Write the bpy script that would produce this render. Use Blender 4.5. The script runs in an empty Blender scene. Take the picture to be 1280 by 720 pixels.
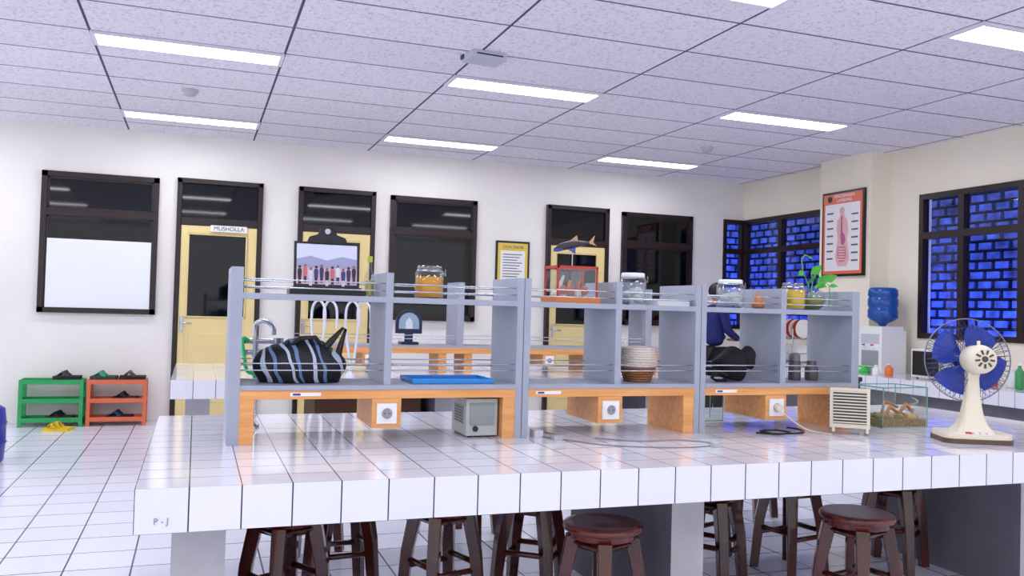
import bpy, math, random
from mathutils import Matrix, Vector
random.seed(4)
scn=bpy.context.scene
scn.view_settings.view_transform='Standard'
scn.view_settings.look='None'

# ---------------------------------------------------------------- materials
def lin(c):
    return tuple(((x/255)/12.92 if x/255<=0.04045 else ((x/255+0.055)/1.055)**2.4) for x in c)
MATS={}
def mat(name,rgb,rough=0.5,metal=0.0,noise=0.0,nscale=8,emit=None,estr=0,spec=0.5,coat=0.0):
    if name in MATS: return MATS[name]
    m=bpy.data.materials.new(name); m.use_nodes=True
    nt=m.node_tree; b=nt.nodes['Principled BSDF']
    c=lin(rgb)+(1,)
    b.inputs['Base Color'].default_value=c
    b.inputs['Roughness'].default_value=rough
    b.inputs['Metallic'].default_value=metal
    b.inputs['Specular IOR Level'].default_value=spec
    b.inputs['Coat Weight'].default_value=coat
    if noise>0:
        tc=nt.nodes.new('ShaderNodeTexCoord'); n=nt.nodes.new('ShaderNodeTexNoise'); n.inputs['Scale'].default_value=nscale
        n.inputs['Detail'].default_value=5
        r=nt.nodes.new('ShaderNodeValToRGB')
        r.color_ramp.elements[0].position=0.3; r.color_ramp.elements[1].position=0.7
        r.color_ramp.elements[0].color=tuple(x*(1-noise) for x in c[:3])+(1,)
        r.color_ramp.elements[1].color=tuple(min(1,x*(1+noise*0.4)) for x in c[:3])+(1,)
        nt.links.new(tc.outputs['Object'],n.inputs['Vector']); nt.links.new(n.outputs['Fac'],r.inputs['Fac'])
        nt.links.new(r.outputs['Color'],b.inputs['Base Color'])
    if emit:
        b.inputs['Emission Color'].default_value=lin(emit)+(1,); b.inputs['Emission Strength'].default_value=estr
    MATS[name]=m; return m

def glass(name,tint=(242,246,250),refl=0.04,k=0.5):
    if name in MATS: return MATS[name]
    m=bpy.data.materials.new(name); m.use_nodes=True; nt=m.node_tree; nt.nodes.clear()
    o=nt.nodes.new('ShaderNodeOutputMaterial'); mx=nt.nodes.new('ShaderNodeMixShader')
    t=nt.nodes.new('ShaderNodeBsdfTransparent'); g=nt.nodes.new('ShaderNodeBsdfGlossy'); g.inputs['Roughness'].default_value=0.03
    t.inputs['Color'].default_value=lin(tint)+(1,)
    lw=nt.nodes.new('ShaderNodeLayerWeight'); lw.inputs['Blend'].default_value=0.3
    ml=nt.nodes.new('ShaderNodeMath'); ml.operation='MULTIPLY_ADD'; ml.inputs[1].default_value=k; ml.inputs[2].default_value=refl
    ml.use_clamp=True
    nt.links.new(lw.outputs['Facing'],ml.inputs[0]); nt.links.new(ml.outputs[0],mx.inputs[0])
    nt.links.new(t.outputs[0],mx.inputs[1]); nt.links.new(g.outputs[0],mx.inputs[2]); nt.links.new(mx.outputs[0],o.inputs['Surface'])
    MATS[name]=m; return m

def tile(name,axes,rgb,grout,w,rough,bump=0.15,var=0.03,speck=0.0,coat=0.0):
    """axes: list of (axis index, tile size, offset)"""
    m=bpy.data.materials.new(name); m.use_nodes=True; nt=m.node_tree; b=nt.nodes['Principled BSDF']
    L=nt.links.new
    tc=nt.nodes.new('ShaderNodeTexCoord'); sp=nt.nodes.new('ShaderNodeSeparateXYZ'); L(tc.outputs['Object'],sp.inputs[0])
    def M(op,a,bv=None,c=None):
        n=nt.nodes.new('ShaderNodeMath'); n.operation=op
        for i,x in enumerate((a,bv,c)):
            if x is None: continue
            if isinstance(x,(int,float)): n.inputs[i].default_value=x
            else: L(x,n.inputs[i])
        return n.outputs[0]
    mask=None; ids=[]
    for ax,T,off in axes:
        q=M('DIVIDE',M('SUBTRACT',sp.outputs[ax],off),T)
        ids.append(M('FLOOR',q))
        e=M('ABSOLUTE',M('SUBTRACT',M('FRACT',q),0.5))
        g=M('GREATER_THAN',e,0.5-w/T/2)
        mask=g if mask is None else M('MAXIMUM',mask,g)
    cb=nt.nodes.new('ShaderNodeCombineXYZ')
    for i,x in enumerate(ids): L(x,cb.inputs[i])
    wn=nt.nodes.new('ShaderNodeTexWhiteNoise'); wn.noise_dimensions='3D'; L(cb.outputs[0],wn.inputs['Vector'])
    c=lin(rgb)
    mx0=nt.nodes.new('ShaderNodeMix'); mx0.data_type='RGBA'
    mx0.inputs[6].default_value=tuple(x*(1-var) for x in c)+(1,); mx0.inputs[7].default_value=tuple(min(1,x*(1+var)) for x in c)+(1,)
    L(wn.outputs['Value'],mx0.inputs[0]); col=mx0.outputs[2]
    if speck>0:
        n=nt.nodes.new('ShaderNodeTexNoise'); n.inputs['Scale'].default_value=45; n.inputs['Detail'].default_value=6; n.inputs['Roughness'].default_value=0.75
        L(tc.outputs['Object'],n.inputs['Vector'])
        r=nt.nodes.new('ShaderNodeValToRGB'); r.color_ramp.elements[0].position=0.36; r.color_ramp.elements[1].position=0.48
        k=1-speck; r.color_ramp.elements[0].color=(k,k,k,1); r.color_ramp.elements[1].color=(1,1,1,1)
        L(n.outputs['Fac'],r.inputs[0])
        mm=nt.nodes.new('ShaderNodeMix'); mm.data_type='RGBA'; mm.blend_type='MULTIPLY'; mm.inputs[0].default_value=1
        L(col,mm.inputs[6]); L(r.outputs[0],mm.inputs[7]); col=mm.outputs[2]
    mx=nt.nodes.new('ShaderNodeMix'); mx.data_type='RGBA'; mx.inputs[7].default_value=lin(grout)+(1,)
    L(mask,mx.inputs[0]); L(col,mx.inputs[6]); L(mx.outputs[2],b.inputs['Base Color'])
    b.inputs['Roughness'].default_value=rough; b.inputs['Coat Weight'].default_value=coat; b.inputs['Coat Roughness'].default_value=0.05
    bp=nt.nodes.new('ShaderNodeBump'); bp.inputs['Strength'].default_value=bump; bp.inputs['Distance'].default_value=0.002; bp.invert=True
    L(mask,bp.inputs['Height']); L(bp.outputs[0],b.inputs['Normal'])
    MATS[name]=m; return m

def wood(name,rgb,dark,rough=0.4,scale=(3,40,40),coat=0.0):
    m=bpy.data.materials.new(name); m.use_nodes=True; nt=m.node_tree; b=nt.nodes['Principled BSDF']; L=nt.links.new
    tc=nt.nodes.new('ShaderNodeTexCoord'); mp=nt.nodes.new('ShaderNodeMapping'); mp.inputs['Scale'].default_value=scale
    n=nt.nodes.new('ShaderNodeTexNoise'); n.inputs['Scale'].default_value=1.0; n.inputs['Detail'].default_value=4
    L(tc.outputs['Object'],mp.inputs[0]); L(mp.outputs[0],n.inputs['Vector'])
    r=nt.nodes.new('ShaderNodeValToRGB'); r.color_ramp.elements[0].position=0.3; r.color_ramp.elements[1].position=0.65
    r.color_ramp.elements[0].color=lin(dark)+(1,); r.color_ramp.elements[1].color=lin(rgb)+(1,)
    L(n.outputs['Fac'],r.inputs[0]); L(r.outputs[0],b.inputs['Base Color']); b.inputs['Roughness'].default_value=rough
    b.inputs['Coat Weight'].default_value=coat
    MATS[name]=m; return m

def stripes(name,cols,scale,rot):
    m=bpy.data.materials.new(name); m.use_nodes=True; nt=m.node_tree; b=nt.nodes['Principled BSDF']; L=nt.links.new
    tc=nt.nodes.new('ShaderNodeTexCoord'); mp=nt.nodes.new('ShaderNodeMapping'); mp.inputs['Rotation'].default_value=rot
    w=nt.nodes.new('ShaderNodeTexWave'); w.inputs['Scale'].default_value=scale; w.inputs['Distortion'].default_value=3.5; w.wave_profile='SAW'
    w.inputs['Detail'].default_value=1; w.inputs['Detail Scale'].default_value=2
    r=nt.nodes.new('ShaderNodeValToRGB'); r.color_ramp.interpolation='CONSTANT'
    e=r.color_ramp.elements
    while len(e)<len(cols): e.new(0.5)
    for i,(p,c) in enumerate(cols):
        e[i].position=p; e[i].color=lin(c)+(1,)
    L(tc.outputs['Object'],mp.inputs[0]); L(mp.outputs[0],w.inputs['Vector']); L(w.outputs['Fac'],r.inputs[0]); L(r.outputs[0],b.inputs['Base Color'])
    b.inputs['Roughness'].default_value=0.6
    MATS[name]=m; return m

WALL=mat('wall_paint',(240,236,232),0.7,noise=0.06,nscale=1.2)
WALLR=mat('wall_paint_right',(244,236,218),0.7,noise=0.06,nscale=1.2)
FRAME=mat('dark_frame',(32,16,16),0.35)
DGLASS=mat('dark_glass',(4,6,13),0.04,spec=0.45)
CREAM=mat('cream_door',(234,212,150),0.45,noise=0.04,nscale=3)
WHITE=mat('white_plastic',(238,238,240),0.35)
WHITEM=mat('white_sheet',(236,239,244),0.5)
GREYP=mat('grey_panel',(162,168,184),0.45,noise=0.08,nscale=6)
ORW=wood('orange_wood',(236,172,106),(218,146,80),0.4)
DBW=wood('stool_wood',(86,26,14),(46,12,8),0.22,(14,14,3),coat=0.5)
DBS=wood('stool_seat_wood',(112,32,14),(60,15,9),0.14,(5,30,5),coat=0.5)
METAL=mat('steel',(190,195,205),0.25,1.0)
BLACK=mat('black_plastic',(12,12,15),0.35)
GL=glass('clear_glass')
TILE_TOP=tile('bench_tile_top',[(0,.15,0.0),(1,.15,2.743)],(234,233,243),(78,76,96),.004,0.10,coat=0.3)
TILE_FR=tile('bench_tile_front',[(0,.15,0.0)],(232,232,243),(54,52,72),.0045,0.15)
TILE_SD=tile('bench_tile_side',[(1,.15,2.743)],(232,232,243),(54,52,72),.0045,0.15)
FLOORM=tile('floor_tile',[(0,.3,0.05),(1,.3,0.1)],(222,224,238),(32,30,44),.008,0.2,var=0.03)
CEILM=tile('ceiling_tile',[(0,1.275,-.735),(1,.635,6.40)],(240,237,247),(80,76,100),.018,0.9,speck=0.40)
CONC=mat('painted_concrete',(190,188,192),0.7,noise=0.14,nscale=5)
CONCB=mat('dark_grey_concrete',(118,116,126),0.8,noise=0.14,nscale=5)  # darker tone; shade on the bench support sides is put into this colour

# ---------------------------------------------------------------- builder
class B:
    def __init__(s,name): s.n=name; s.v=[]; s.f=[]; s.mi=[]; s.sm=[]; s.mats=[]; s.M=Matrix()
    def add(s,vs,fs,m,smooth=False,M=None):
        if m not in s.mats: s.mats.append(m)
        k=s.mats.index(m); o=len(s.v); T=s.M@M if M is not None else s.M
        s.v+= [tuple(T@Vector(p)) for p in vs]
        for f in fs: s.f.append([i+o for i in f]); s.mi.append(k); s.sm.append(smooth)
    def box(s,x0,x1,y0,y1,z0,z1,m,M=None,side=None,top=None):
        vs=[(x0,y0,z0),(x1,y0,z0),(x1,y1,z0),(x0,y1,z0),(x0,y0,z1),(x1,y0,z1),(x1,y1,z1),(x0,y1,z1)]
        s.add(vs,[(3,2,1,0),(0,1,5,4),(2,3,7,6)],m,M=M)
        s.add(vs,[(1,2,6,5),(3,0,4,7)],side or m,M=M); s.add(vs,[(4,5,6,7)],top or m,M=M)
    def lathe(s,prof,m,c=(0,0,0),n=28,M=None,smooth=True,sy=1.0,cap=True):
        vs=[];fs=[]
        for r,z in prof:
            for i in range(n):
                a=2*math.pi*i/n; vs.append((c[0]+r*math.cos(a),c[1]+r*sy*math.sin(a),c[2]+z))
        for j in range(len(prof)-1):
            for i in range(n):
                i2=(i+1)%n; fs.append((j*n+i,j*n+i2,(j+1)*n+i2,(j+1)*n+i))
        s.add(vs,fs,m,smooth,M)
        if cap: s.add(vs[:n],[tuple(range(n))[::-1]],m,False,M); s.add(vs[-n:],[tuple(range(n))],m,False,M)
    def tube(s,pts,r,m,n=8,M=None,closed=False):
        P=[Vector(p) for p in pts]; N=len(P)
        if isinstance(r,(int,float)): r=[r]*N
        vs=[];fs=[]; up=None
        for i in range(N):
            if closed: d=(P[(i+1)%N]-P[i-1])
            else: d=(P[min(i+1,N-1)]-P[max(i-1,0)])
            d.normalize()
            if up is None:
                up=Vector((0,0,1)) if abs(d.z)<0.9 else Vector((1,0,0))
            up=(up-d*up.dot(d)).normalized(); q=d.cross(up)
            for k in range(n):
                a=2*math.pi*k/n; vs.append(tuple(P[i]+(up*math.cos(a)+q*math.sin(a))*r[i]))
        for i in range(N if closed else N-1):
            j=(i+1)%N
            for k in range(n):
                k2=(k+1)%n; fs.append((i*n+k,i*n+k2,j*n+k2,j*n+k))
        s.add(vs,fs,m,n>4,M)
        if not closed:
            s.add(vs[:n],[tuple(range(n))[::-1]],m,False,M); s.add(vs[-n:],[tuple(range(n))],m,False,M)
    def ell(s,c,r,m,n=20,k=12,M=None,fn=None):
        vs=[];fs=[]
        for j in range(k+1):
            t=math.pi*j/k
            for i in range(n):
                a=2*math.pi*i/n; p=(math.sin(t)*math.cos(a),math.sin(t)*math.sin(a),math.cos(t))
                if fn: p=fn(*p)
                vs.append((c[0]+r[0]*p[0],c[1]+r[1]*p[1],c[2]+r[2]*p[2]))
        for j in range(k):
            for i in range(n):
                i2=(i+1)%n; fs.append((j*n+i,(j+1)*n+i,(j+1)*n+i2,j*n+i2))
        s.add(vs,fs,m,True,M)
    def poly(s,pts,m,M=None): s.add(pts,[tuple(range(len(pts)))],m,False,M)
    def prism(s,pts2,z0,z1,m,M=None):
        n=len(pts2); vs=[(x,y,z0) for x,y in pts2]+[(x,y,z1) for x,y in pts2]
        fs=[tuple(range(n))[::-1],tuple(range(n,2*n))]+[(i,(i+1)%n,n+(i+1)%n,n+i) for i in range(n)]
        s.add(vs,fs,m,False,M)
    def done(s,bevel=0,parent=None,seg=2):
        me=bpy.data.meshes.new(s.n); me.from_pydata(s.v,[],s.f)
        for m in s.mats: me.materials.append(m)
        me.polygons.foreach_set('material_index',s.mi); me.polygons.foreach_set('use_smooth',s.sm); me.update()
        o=bpy.data.objects.new(s.n,me); scn.collection.objects.link(o)
        if bevel:
            import bmesh
            bm=bmesh.new(); bm.from_mesh(me); bmesh.ops.remove_doubles(bm,verts=bm.verts,dist=1e-5); bm.to_mesh(me); bm.free()
            md=o.modifiers.new('Bevel','BEVEL'); md.width=bevel; md.segments=seg; md.limit_method='ANGLE'; md.angle_limit=math.radians(50)
        if parent: o.parent=parent
        return o
def RZ(a): return Matrix.Rotation(a,4,'Z')
def TR(x,y,z): return Matrix.Translation((x,y,z))
def text(body,size,M,m,parent,name='lettering'):
    c=bpy.data.curves.new(name,'FONT'); c.body=body; c.size=size; c.align_x='CENTER'; c.align_y='CENTER'; c.extrude=0.0008
    c.materials.append(m); o=bpy.data.objects.new(name,c); scn.collection.objects.link(o); o.matrix_world=M
    if parent: o.parent=parent
    return o
FRONT=Matrix.Rotation(math.pi/2,4,'X')            # text readable from -y
LEFTF=Matrix.Rotation(-math.pi/2,4,'Z')@FRONT      # text on a face looking to -x

# ---------------------------------------------------------------- room
CH=3.1; D=10.0; RX=7.0; LX=-5.0; FY=-3.2
b=B('floor'); b.box(LX,RX,FY,D,-.1,0,FLOORM); b.done()
b=B('ceiling'); b.box(LX-.1,RX+.15,FY,D+.15,CH,CH+.1,CEILM); b.done()
b=B('wall_back'); b.box(LX,6.67,D,D+.15,0,CH,WALL)
b.box(6.67,RX,D,D+.15,0,1.12,WALL); b.box(6.67,RX,D,D+.15,2.6,CH,WALL); b.done()
b=B('wall_right')
for y0,y1 in ((FY,4.4),(6.93,8.35)): b.box(RX,RX+.15,y0,y1,0,CH,WALLR)
for y0,y1 in ((4.4,6.93),(8.35,D)): b.box(RX,RX+.15,y0,y1,0,1.12,WALLR); b.box(RX,RX+.15,y0,y1,2.6,CH,WALLR)
b.done()
b=B('wall_pillar'); b.box(6.75,RX,7.36,8.16,0,CH,WALLR); b.done()

def back_window(name,x0,x1,z0=1.14,z1=2.6,tr=2.18,panel=False):
    b=B(name); t=.055; y0,y1=D-.05,D
    b.box(x0,x0+t,y0,y1,z0,z1,FRAME); b.box(x1-t,x1,y0,y1,z0,z1,FRAME)
    b.box(x0,x1,y0,y1,z1-t,z1,FRAME); b.box(x0,x1,y0,y1,z0,z0+t,FRAME); b.box(x0,x1,y0-.004,y1,tr-.035,tr+.035,FRAME)
    b.box(x0+t,x1-t,D-.022,D-.012,z0+t,tr-.035,DGLASS)
    b.box(x0+t,x1-t,D-.022,D-.012,tr+.035,z1-t,DGLASS)
    # inner sash lines
    for a,c,e,f in ((x0+t,x1-t,tr+.035,z1-t),(x0+t,x1-t,z0+t,tr-.035)):
        b.box(a,a+.02,D-.035,D-.01,e,f,FRAME); b.box(c-.02,c,D-.035,D-.01,e,f,FRAME)
        b.box(a,c,D-.035,D-.01,e,e+.02,FRAME); b.box(a,c,D-.035,D-.01,f-.02,f,FRAME)
    if panel: b.box(-1.46,-.47,D-.04,D-.03,1.18,1.905,WHITEM)
    return b.done()
back_window('window_1',-1.53,-.41,panel=True)
back_window('window_2',2.10,3.16)
back_window('window_3',5.13,6.17)
def door(name,x0,x1,sign=False,z1=2.62):
    b=B(name); t=.05; y0,y1=D-.06,D-.001
    b.box(x0,x0+t,y0,y1,.001,z1,FRAME); b.box(x1-t,x1,y0,y1,.001,z1,FRAME); b.box(x0,x1,y0,y1,z1-t,z1,FRAME)
    b.box(x0+t,x1-t,y0,y1,2.12,2.20,FRAME)
    b.box(x0+t,x1-t,D-.022,D-.012,2.2,z1-t,DGLASS)
    a,c=x0+t+.003,x1-t-.003; g0=a+.07; g1=c-.1
    b.box(a,g0,D-.05,D-.01,.01,2.115,CREAM); b.box(g1,c,D-.05,D-.01,.01,2.115,CREAM)
    b.box(g0,g1,D-.05,D-.01,2.03,2.115,CREAM); b.box(g0,g1,D-.05,D-.01,.01,1.12,CREAM)
    b.box(g0,g1,D-.03,D-.02,1.12,2.03,DGLASS)
    for q in ((g0,g0+.015,1.12,2.03),(g1-.015,g1,1.12,2.03),(g0,g1,1.12,1.135),(g0,g1,2.015,2.03)):
        b.box(q[0],q[1],D-.058,D-.03,q[2],q[3],CREAM)
    b.box(a+.1,c-.12,D-.056,D-.045,.2,.95,CREAM)
    # lever handle
    b.box(a+.015,a+.05,D-.056,D-.05,.96,1.13,METAL)
    b.tube([(a+.032,D-.05,1.06),(a+.032,D-.1,1.06),(a+.05,D-.105,1.06),(a+.14,D-.105,1.055)],.009,METAL)
    if sign: b.box(.12,.5,D-.075,D-.06,2.055,2.125,WHITE)
    o=b.done(bevel=.003,seg=1)
    if sign: text('MUSHOLLA',.062,TR(.31,D-.077,2.09)@FRONT,BLACK,o)
    return o
door('door_1',-.23,.66,True); door('door_2',1.05,1.92); door('door_3',4.08,4.93)

def side_window(name,y0,y1,mull,tr=2.17):
    b=B(name); t=.055; z0,z1=1.12,2.6; X0,X1=RX-.02,RX+.06
    b.box(X0,X1,y0,y0+t,z0,z1,FRAME); b.box(X0,X1,y1-t,y1,z0,z1,FRAME)
    b.box(X0,X1,y0+t,y1-t,z0,z0+t,FRAME); b.box(X0,X1,y0+t,y1-t,z1-t,z1,FRAME); b.box(X0,X1,y0+t,y1-t,tr-.035,tr+.035,FRAME)
    for y in mull: b.box(X0+.001,X1-.001,y-.035,y+.035,z0+t,z1-t,FRAME)
    b.box(RX+.02,RX+.026,y0+t,y1-t,z0+t,z1-t,glass('window_glass',(232,236,252),.01,.15))
    return b.done()
side_window('window_4',4.4,6.93,(5.25,5.75,6.41)); side_window('window_5',8.35,9.98,(9.2,))
b=B('window_6')
b.box(6.67,6.72,D-.02,D+.06,1.12,2.6,FRAME); b.box(6.95,7.0,D-.02,D+.06,1.12,2.6,FRAME)
for z0,z1 in ((1.12,1.175),(2.545,2.6),(2.135,2.205)): b.box(6.72,6.95,D-.02,D+.06,z0,z1,FRAME)
b.box(6.72,6.95,D+.02,D+.026,1.175,2.545,glass('window_glass')); b.done()
# ventilation block screens outside
BLUE=mat('blue_lit_block',(110,140,250),0.6,noise=0.85,nscale=6)
NIGHT=mat('night_dark',(8,10,40),0.9)
b=B('breeze_block_screen')
for r in range(20):
    z=.85+r*.1
    for k in range(-1,36):
        y=3.6+k*.2+(.1 if r%2 else 0)
        b.box(7.6,7.68,y,y+.15,z,z+.07,BLUE)
    b.box(7.6,7.68,3.5,10.8,z+.082,z+.092,NIGHT)
    for k in range(8):
        x=6.3+k*.2+(.1 if r%2 else 0); b.box(x,x+.15,10.72,10.8,z,z+.07,BLUE)
b.box(7.9,7.95,3.2,11.2,0,3,NIGHT); b.box(5.8,7.95,11.2,11.25,0,3,NIGHT); b.done()
def area(name,loc,rot,sx,sy,e,col):
    l=bpy.data.lights.new(name,'AREA'); l.shape='RECTANGLE'; l.size=sx; l.size_y=sy; l.energy=e; l.color=col
    o=bpy.data.objects.new(name,l); scn.collection.objects.link(o); o.location=loc; o.rotation_euler=rot; return o
area('outdoor_blue_lamp',(7.25,7.2,.35),(0,math.radians(-145),0),.15,7,190,(.18,.27,1))
area('outdoor_blue_lamp',(6.9,10.3,.35),(math.radians(145),0,0),.8,.15,26,(.18,.27,1))

# ceiling light panels
EM=mat('lamp_diffuser',(255,255,255),0.5,emit=(250,251,255),estr=18)
LF=mat('lamp_frame',(230,228,240),0.5)
for y in (-1.22,1.32,3.86,6.40,8.94):
    for x in (-3.285,-.735,1.815,4.365):
        b=B('ceiling_light_panel')
        b.box(x+.03,x+1.245,y+.03,y+.28,CH-.012,CH,EM)
        b.box(x,x+1.275,y,y+.03,CH-.018,CH,LF); b.box(x,x+1.275,y+.28,y+.31,CH-.018,CH,LF)
        b.box(x,x+.03,y+.03,y+.28,CH-.018,CH,LF); b.box(x+1.245,x+1.275,y+.03,y+.28,CH-.018,CH,LF)
        b.done()
for x,y in ((-.11,7.85),(5.1,7.98)):
    b=B('smoke_detector'); b.lathe([(.07,0),(.07,-.02),(.055,-.03),(.045,-.05),(.02,-.055)][::-1],mat('det',(196,184,190),.5),(x,y,CH)); b.done()
b=B('ceiling_wifi_router'); b.box(-.13,.13,-.1,.1,-.05,0,mat('router',(196,196,212),.4),M=TR(1.86,5.8,CH)@RZ(.1))
b.box(-.1,.1,-.103,-.1,-.03,-.02,BLACK,M=TR(1.86,5.8,CH)@RZ(.1)); b.box(-.14,.14,.06,.11,-.03,0,mat('router_base',(60,60,84),.5),M=TR(1.86,5.8,CH)@RZ(.1)); b.done(bevel=.01)

# ---------------------------------------------------------------- benches
TZ=.747
def bench(name,x0,x1,y0,y1,sup,th=.132):
    b=B(name)
    b.box(x0,x1,y0,y1,TZ-th,TZ,TILE_FR,side=TILE_SD,top=TILE_TOP)
    for a,c in sup: b.box(a,c,y0+.32,y1-.4,0,TZ-th,CONC,side=CONCB)  # side faces darker than the front: shade painted into their colour
    return b
b=bench('tiled_lab_bench',-.15,4.41,2.743,4.45,((-.05,.12),(1.83,1.98),(3.74,3.91)))
o=b.done(); text('P - J',.026,TR(-.075,2.7415,.650)@FRONT,mat('ink',(140,140,156),.6),o)
b=bench('tiled_lab_bench',-.15,4.41,6.43,8.15,((-.05,.12),(1.83,1.98),(3.74,3.91)))
b.box(.9,1.75,6.9,7.6,.0,.6,mat('brown_drawer',(96,58,34),.5)); b.done()
b=B('tiled_wall_counter'); b.box(6.2,7.0,4.3,9.2,.62,TZ,TILE_FR,side=TILE_SD,top=TILE_TOP); b.box(6.35,7.0,4.45,9.2,0,.62,CONCB); b.done()

# ---------------------------------------------------------------- racks
YF,YB=3.50,3.84
def sock_box(b,x0,x1,z0,z1,yf,yb):
    b.box(x0,x1,yf,yb,z0,z1,ORW)
    cx=(x0+x1)/2; cz=(z0+z1)/2
    M=TR(cx,yf-.001,cz)@Matrix.Rotation(math.pi/2,4,'X')
    b.prism([(-.041,-.041),(.041,-.041),(.041,.041),(-.041,.041)],0,.008,WHITE,M)
    b.lathe([(.028,.008),(.028,.012),(.022,.012),(.022,.006)],WHITE,n=24,M=M)
    b.lathe([(.021,.0065),(.021,.0085)],mat('sock_grey',(150,150,160),.5),n=24,M=M)
    for s in (-.009,.009): b.lathe([(.003,.008),(.003,.0095)],BLACK,c=(s,0,0),n=8,M=M)
b=B('lab_bench_rack')
posts=[(.125,.170),(1.305,1.368),(2.195,2.255),(3.105,3.15)]
ZT=1.437
for i,(a,c) in enumerate(posts):
    if i in (1,2):
        m_=(a+c)/2; b.box(a,m_-.0015,YF,YB,TZ,ZT,GREYP); b.box(m_+.0015,c,YF,YB,TZ,ZT,GREYP)
    else: b.box(a,c,YF,YB,TZ,ZT,GREYP)
mids=[.73,1.78,2.675]
for i in range(3):
    a,c=posts[i][1],posts[i+1][0]
    b.box(a,c,YF,YB,1.314,1.337,GREYP)          # top shelf
    b.box(a,c,YF-.005,YB,.958,.977,GREYP)       # lower shelf
    b.box(a,c,YF,YF+.025,.922,.958,ORW); b.box(a,c,YB-.025,YB,.922,.958,ORW)
    m_=mids[i]; b.box(m_,m_+.03,YF,YB,.977,1.314,GREYP); b.box(m_,m_+.03,YF,YB,1.337,ZT,GREYP)
    for yy in (YF+.02,YB-.02):
        for z in (1.362,1.392): b.tube([(a,yy,z),(m_,yy,z)],.003,METAL,6); b.tube([(m_+.03,yy,z),(c,yy,z)],.003,METAL,6)
        for z in (1.035,1.062): b.tube([(a,yy,z),(m_,yy,z)],.003,METAL,6); b.tube([(m_+.03,yy,z),(c,yy,z)],.003,METAL,6)
# wooden feet boards
b.box(.170,.225,YF+.002,YB,TZ,.922,ORW)
for x1 in (1.305,2.195,3.105): b.box(x1-.055,x1,YF+.002,YB,TZ,.922,ORW)
for x0 in (.685,1.70,2.59): sock_box(b,x0,x0+.12,.802,.9215,YF-.004,YB)
# labels
for x in (.36,1.40,2.31): b.box(x,x+.12,YF-.001,YF,.934,.948,WHITE); b.box(x+.01,x+.04,YF-.002,YF-.001,.937,.945,mat('blue_ink',(40,60,150),.5))
o=b.done(bevel=.002,seg=1)
b=B('lab_bench_rack')
y0,y1=7.1,7.44
b.box(.74,4.18,y0,y1,.958,.977,GREYP); b.box(.74,4.18,y0,y0+.025,.91,.958,ORW); b.box(.74,4.18,y1-.025,y1,.91,.958,ORW)
for x in (2.10,3.92): b.box(x,x+.06,y0,y1,.977,1.52,GREYP)
b.box(2.16,3.92,y0,y1,1.33,1.355,GREYP)
for x in (.76,1.95,2.18,3.30,4.05): b.box(x,x+.07,y0+.02,y1,TZ,.91,ORW)
for z in (1.03,1.06): b.tube([(.74,y0+.02,z),(2.1,y0+.02,z)],.0035,METAL,6); b.tube([(2.16,y0+.02,z),(3.92,y0+.02,z)],.0035,METAL,6)
for x0 in (1.3,2.9): sock_box(b,x0,x0+.12,.80,.91,y0-.004,y1)
b.done()

# ---------------------------------------------------------------- objects on the racks
S1=1.3375; S0=.9775
def jar(name,x,y,r,h,liq=None,lf=.7,lid=WHITE,stuff=None,z=S1):
    b=B(name)
    b.lathe([(r*.92,0),(r,.008),(r,h*.78),(r*.8,h*.87),(r*.8,h*.93)],GL,(x,y,z),cap=False)
    b.lathe([(r*.84,h*.86),(r*.86,h*.87),(r*.86,h*.97),(r*.8,h)],lid,(x,y,z))
    if liq: b.lathe([(r*.88,.006),(r*.95,.015),(r*.95,h*lf)],liq,(x,y,z))
    if stuff:
        for i in range(9):
            a=i*2.4; b.ell((x+.5*r*math.cos(a),y+.5*r*math.sin(a),z+.022+.012*i*h/.14*.45),(r*.36,r*.42,r*.25),stuff,10,6)
    # metal bail
    b.tube([(x+r*.9*math.cos(t),y+r*.9*math.sin(t),z+h*.85) for t in [i*math.pi/8 for i in range(16)]],.0015,METAL,4,closed=True)
    b.tube([(x+r*.9,y-.01,z+h*.85),(x+r*1.08,y-.02,z+h*.7),(x+r*1.05,y-.02,z+h*.9)],.002,METAL,4)
    return b.done()
def liquid(name,rgb,alpha):
    m=mat(name,rgb,.08); m.node_tree.nodes['Principled BSDF'].inputs['Alpha'].default_value=alpha; return m
AMB=liquid('amber_liquid',(250,172,4),.88); CLR=liquid('pale_liquid',(225,230,235),.3)
SPEC=mat('specimen',(190,130,60),.5); SPW=mat('specimen_white',(225,222,215),.5)
LID=glass('jar_lid_glass',(225,228,235),.15,.4)
jar('specimen_jar',.94,3.62,.062,.14,AMB,.66,stuff=SPEC,lid=LID)
jar('specimen_jar',1.935,3.64,.064,.150,CLR,.7,stuff=SPW)
jar('specimen_jar',2.47,3.63,.068,.138,CLR,.7,stuff=SPW)
jar('specimen_jar',2.835,3.62,.062,.135,liquid('gold_liquid',(248,204,16),.88),.75,lid=LID)
# display stand with group photograph
b=B('photo_display_stand')
M0=TR(.51,3.66,S1)
b.box(-.155,.155,-.06,.06,0,.022,BLACK,M0); b.box(-.14,.14,-.045,.05,.022,.034,BLACK,M0)
Mt=M0@TR(0,0,.034)@Matrix.Rotation(math.radians(-8),4,'X')
b.box(-.135,.135,-.006,.006,0,.19,BLACK,Mt)
SKY=mat('photo_sky',(214,217,240),.3); GRD=mat('photo_ground',(216,186,204),.3); HILL=mat('photo_hill',(160,162,198),.3)
b.poly([(-.125,-.0065,.01),(.125,-.0065,.01),(.125,-.0065,.08),(-.125,-.0065,.08)],GRD,Mt)
b.poly([(-.125,-.0065,.08),(.125,-.0065,.08),(.125,-.0065,.18),(-.125,-.0065,.18)],SKY,Mt)
b.poly([(-.125,-.007,.08),(.125,-.007,.08),(.125,-.007,.12),(.06,-.007,.13),(0,-.007,.112),(-.07,-.007,.13),(-.125,-.007,.115)],HILL,Mt)
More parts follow.
